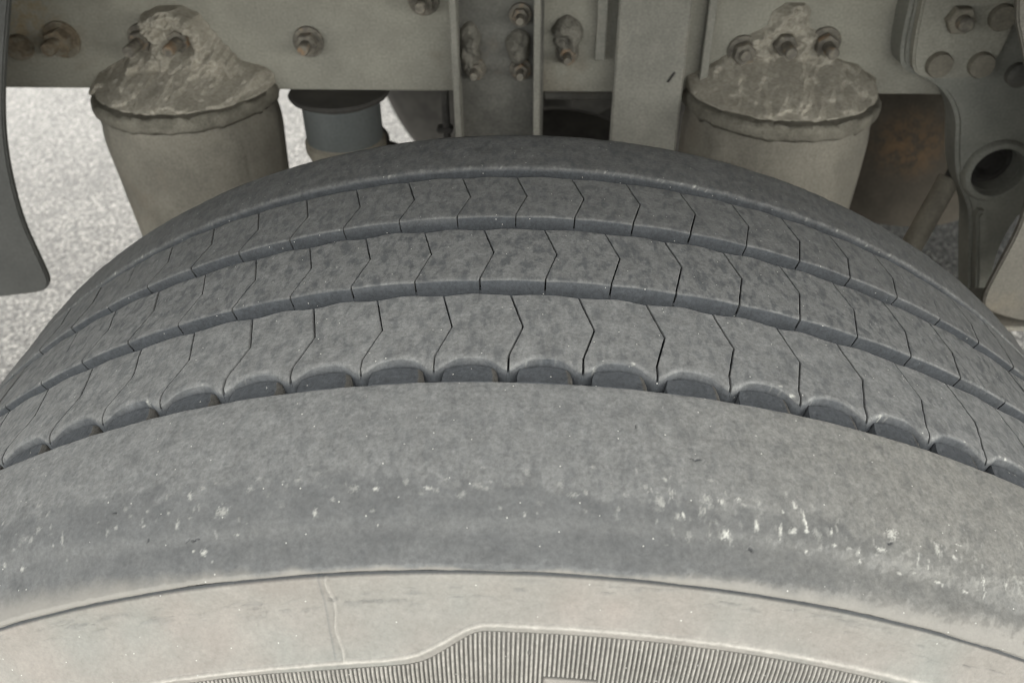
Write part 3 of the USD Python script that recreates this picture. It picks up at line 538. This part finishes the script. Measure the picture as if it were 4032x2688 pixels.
    if rb['wa'] > .002:
        q = np.exp(-((R-Rn-drop-.0008)/.0012)**2)*((kind == 0)[None, :]); alb = mixc(alb, GREY*1.25, q*np.clip(dn*1.5-.4, 0, 1))
        w2 = fbm(P/2.2, 3, 57); w2 = np.vstack([w2[:1]]*2+[w2]+[w2[-1:]]*2)
        alb = mixc(alb, CHALK, np.clip((w2-.66)*9, 0, 1)*q*(1 if k > 0 else .5))
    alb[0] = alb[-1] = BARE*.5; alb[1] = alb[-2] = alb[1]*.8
    fl = .44*top*np.ones_like(Rn)*(1+.25*(rb['ph'] < 0) if True else 1)
    if rb['wa'] > .002: fl = fl*.85
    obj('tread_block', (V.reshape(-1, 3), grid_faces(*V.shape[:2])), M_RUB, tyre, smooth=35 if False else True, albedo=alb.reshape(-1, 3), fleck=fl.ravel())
sd = 0
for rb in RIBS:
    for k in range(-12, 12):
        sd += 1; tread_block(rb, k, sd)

def rib_core(rb, top, core=.0003, name='rib_core'):
    th = np.radians(np.arange(-45, 44.6, .12)); ph = ((th-rb['ph']-sipe_off(rb['ya'], rb['ya']+.001, rb['yb'], rb['bend']))/DTH) % 1.0
    bump = np.exp(-(np.minimum(ph, 1-ph)/.20)**2)
    yf = rb['ya'] - rb['wa']*bump + (.0006*np.sin(np.pi*ph) if rb['wa'] > .002 else 0) + core
    rows = [(0, -rb['slope'], DEP), (0, -rb['slope']*.6, DEP*.6), (0, -rb['slope']*.3, DEP*.4), (0, -rb['slope']*.2, top+.0006), (0, .0006, top), (0, .0022, top), (1, -.0008, top), (1, .0004, DEP)]
    Y = np.stack([(yf if w == 0 else rb['yb'] + 0*th) + a for w, a, _ in rows], 1); Rr = np.broadcast_to(np.array([R-d for _, _, d in rows]), Y.shape)
    T = np.broadcast_to(th[:, None], Y.shape)
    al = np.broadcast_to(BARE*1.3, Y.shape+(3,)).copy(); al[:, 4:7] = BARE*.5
    obj(name, (on_tyre(T, Y, Rr).reshape(-1, 3), grid_faces(*T.shape)), M_RUB, tyre, smooth=True, albedo=al.reshape(-1, 3), fleck=np.zeros(T.size))
rib_core(RIBS[0], .0034, -.00012); rib_core(RIBS[1], .0085); rib_core(RIBS[2], .0085)

# lugs moulded into the outer groove and low tabs in the inner groove
def groove_lug(t0, t1, y0, y1, top, arch, seed):
    nu, nv = 28, 12
    u, v = np.meshgrid(np.linspace(0, 1, nu), np.linspace(0, 1, nv), indexing='ij')
    T = t0 + (t1-t0)*(u + .04*np.where(v > .5, np.where(u > .5, -1, 1)*(v-.5)*2, 0)); Yr = y1 - arch*(1-np.sin(np.pi*np.clip(u, .06, .94)))
    Y = y0*(1-v) + Yr*v
    rad = np.full_like(u, top) + .0005*v - .0007*sum(np.exp(-(((u-c)*26)**2+((v-.5)*9)**2)/1.6) for c in (.14, .86)) + .0004*(fbm(np.stack([u*14, v*6, u*0+seed], -1), 3, 8)-.5)
    rad[-2:, :] -= np.array([.0006, .0016])[:, None]
    sides = [np.arange(nv)*0]
    T2 = np.pad(T, 1, 'edge'); Y2 = np.pad(Y, 1, 'edge'); R2 = np.pad(rad, 1, 'edge'); R2[0] = R2[-1] = R-DEP-.001; R2[:, 0] = R2[:, -1] = R-DEP-.001
    al = np.broadcast_to(BARE*1.15, T2.shape+(3,)).copy(); al[-4:, 1:-1] = TAN*.30; al[1:-1, 1] = BARE*2.6
    obj('groove_lug', (on_tyre(T2, Y2, R2).reshape(-1, 3), grid_faces(*T2.shape)), M_RUB, tyre, smooth=30 if False else False, albedo=al.reshape(-1, 3), fleck=np.zeros(T2.size))
fo = math.radians(-.64)
for k in range(-9, 9):
    b0 = RIBS[0]['ph']+fo+k*DTH; groove_lug(b0+DTH*.125, b0+DTH*.865, .0054, .0166, R-.0042, .0024, k)
for k in range(-11, 11):
    b0 = RIBS[2]['ph']+math.radians(-.76)+k*DTH; groove_lug(b0+DTH*.16, b0+DTH*.86, .2005, .2105, R-.0085, .0, k+40)

# groove floors, inner shoulder rib, and the rest of the tyre
th = np.radians(np.arange(-46, 46.01, .5)); pr = [(.0, R-.0092), (.017, R-.0092), (.021, R-DEP), (.2135, R-DEP)]
T, Q = np.meshgrid(th, np.arange(4), indexing='ij'); pv = np.array(pr)
obj('groove_floor', (on_tyre(T, pv[:, 0][Q], pv[:, 1][Q]-.0004).reshape(-1, 3), grid_faces(*T.shape)), M_RUB, tyre, smooth=True, albedo=np.tile(BARE*1.5, (T.size, 1)), fleck=np.zeros(T.size))
th = np.radians(np.arange(-46, 46.01, .12))
bp = [(.2112, .5155), (.2120, .5190), (.2122, .5230), (.2124, .5268), (.2129, .5282), (.2142, .5290)] + [(.2240, .5296), (.2330, .5299), (.2427, .5299), (.2560, .5295), (.2620, .5281), (.2675, .5254), (.2725, .5215)] + [(.2800, .5140), (.2870, .5085), (.2916, .503), (.2930, .49), (.2996, .48), (.306, .465)]
bp = np.array(bp); bs = np.r_[0, np.cumsum(np.hypot(*np.diff(bp, axis=0).T))]
s = np.r_[np.linspace(0, bs[5], 12), np.linspace(bs[5], bs[11], 36)[1:], np.linspace(bs[11], bs[-1], 20)[1:]]
T, S = np.meshgrid(th, s, indexing='ij'); BY, BR = PchipInterpolator(bs, bp[:, 0])(S), PchipInterpolator(bs, bp[:, 1])(S)
ph = (T-RIBS[2]['ph']-math.radians(-.76))/DTH
stepy = .0007*(np.floor(ph*2+.5) % 2)*np.clip(1-S/bs[5], 0, 1)**.3
P3 = np.stack([T*530, S*1000, 0*S], -1); n = (fbm(P3/3, 4, 61)-.5)*.0005+(fbm(P3/14, 3, 62)-.5)*.0008
BR = BR + n*sst(S, bs[4], bs[5]); BY = BY - stepy
topm = sst(S, bs[3], bs[4]); ed = np.exp(-((S-bs[4])/.0012)**2)
al = mixc(BARE*1.35, GREY*(.56+.2*fbm(P3/9, 4, 63))[..., None], topm); al = mixc(al, GREY*1.2, ed*.6*(.3+fbm(P3/5, 3, 64)))  # inner shoulder painted darker still, as shade at the back of the tread
al = mixc(al, CHALK, np.clip((fbm(P3/1.8, 3, 65)-.74)*9, 0, 1)*ed)
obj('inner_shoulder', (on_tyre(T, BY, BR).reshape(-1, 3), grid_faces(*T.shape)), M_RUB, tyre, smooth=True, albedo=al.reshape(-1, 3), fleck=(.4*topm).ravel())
def ring(profile, t0, t1, step, flip=False):
    t = np.radians(np.arange(t0, t1+.001, step)); pv = np.array(profile); T, Q = np.meshgrid(t, np.arange(len(pv)), indexing='ij')
    return on_tyre(T, pv[:, 0][Q], pv[:, 1][Q]).reshape(-1, 3), grid_faces(*T.shape, flip=flip)
front = [(y, r) for y, r in PROF[1:][::-1]]
grooves = [(.0, .5285), (.0012, .517), (.0175, .517), (.0188, .53), (.069, .53), (.070, .517), (.0815, .517), (.0827, .53), (.1335, .53), (.1345, .517), (.147, .517), (.1482, .53), (.1972, .53), (.198, .517), (.2112, .517)]
back_low = [(.306, .465), (.3114, .448), (.3164, .425), (.319, .40), (.3164, .365), (.3044, .325), (.2874, .298), (.26, .29), (.245, .30), (.29, .36), (.285, .44), (.24, .50), (.1, .508), (-.03, .50), (-.075, .44), (-.078, .36), (-.035, .30), (-.05, .29), (-.075, .298)]
m1 = ring(front[:-3] + grooves[0:] + [tuple(x) for x in bp[1:]], 37, 323, 2)
m2 = ring(back_low, 0, 360, 2)
m3 = ring([(y, r) for y, r in PROF[23:][::-1]], -37, 37, 1)
mm = cat(m1, m2, m3)
obj('casing', mm, M_RUB, tyre, smooth=40, label='lower tyre casing and beads') if False else obj('casing', mm, M_RUB, tyre, smooth=True, albedo=np.tile(GREY*.7, (len(mm[0]), 1)), fleck=np.zeros(len(mm[0])))
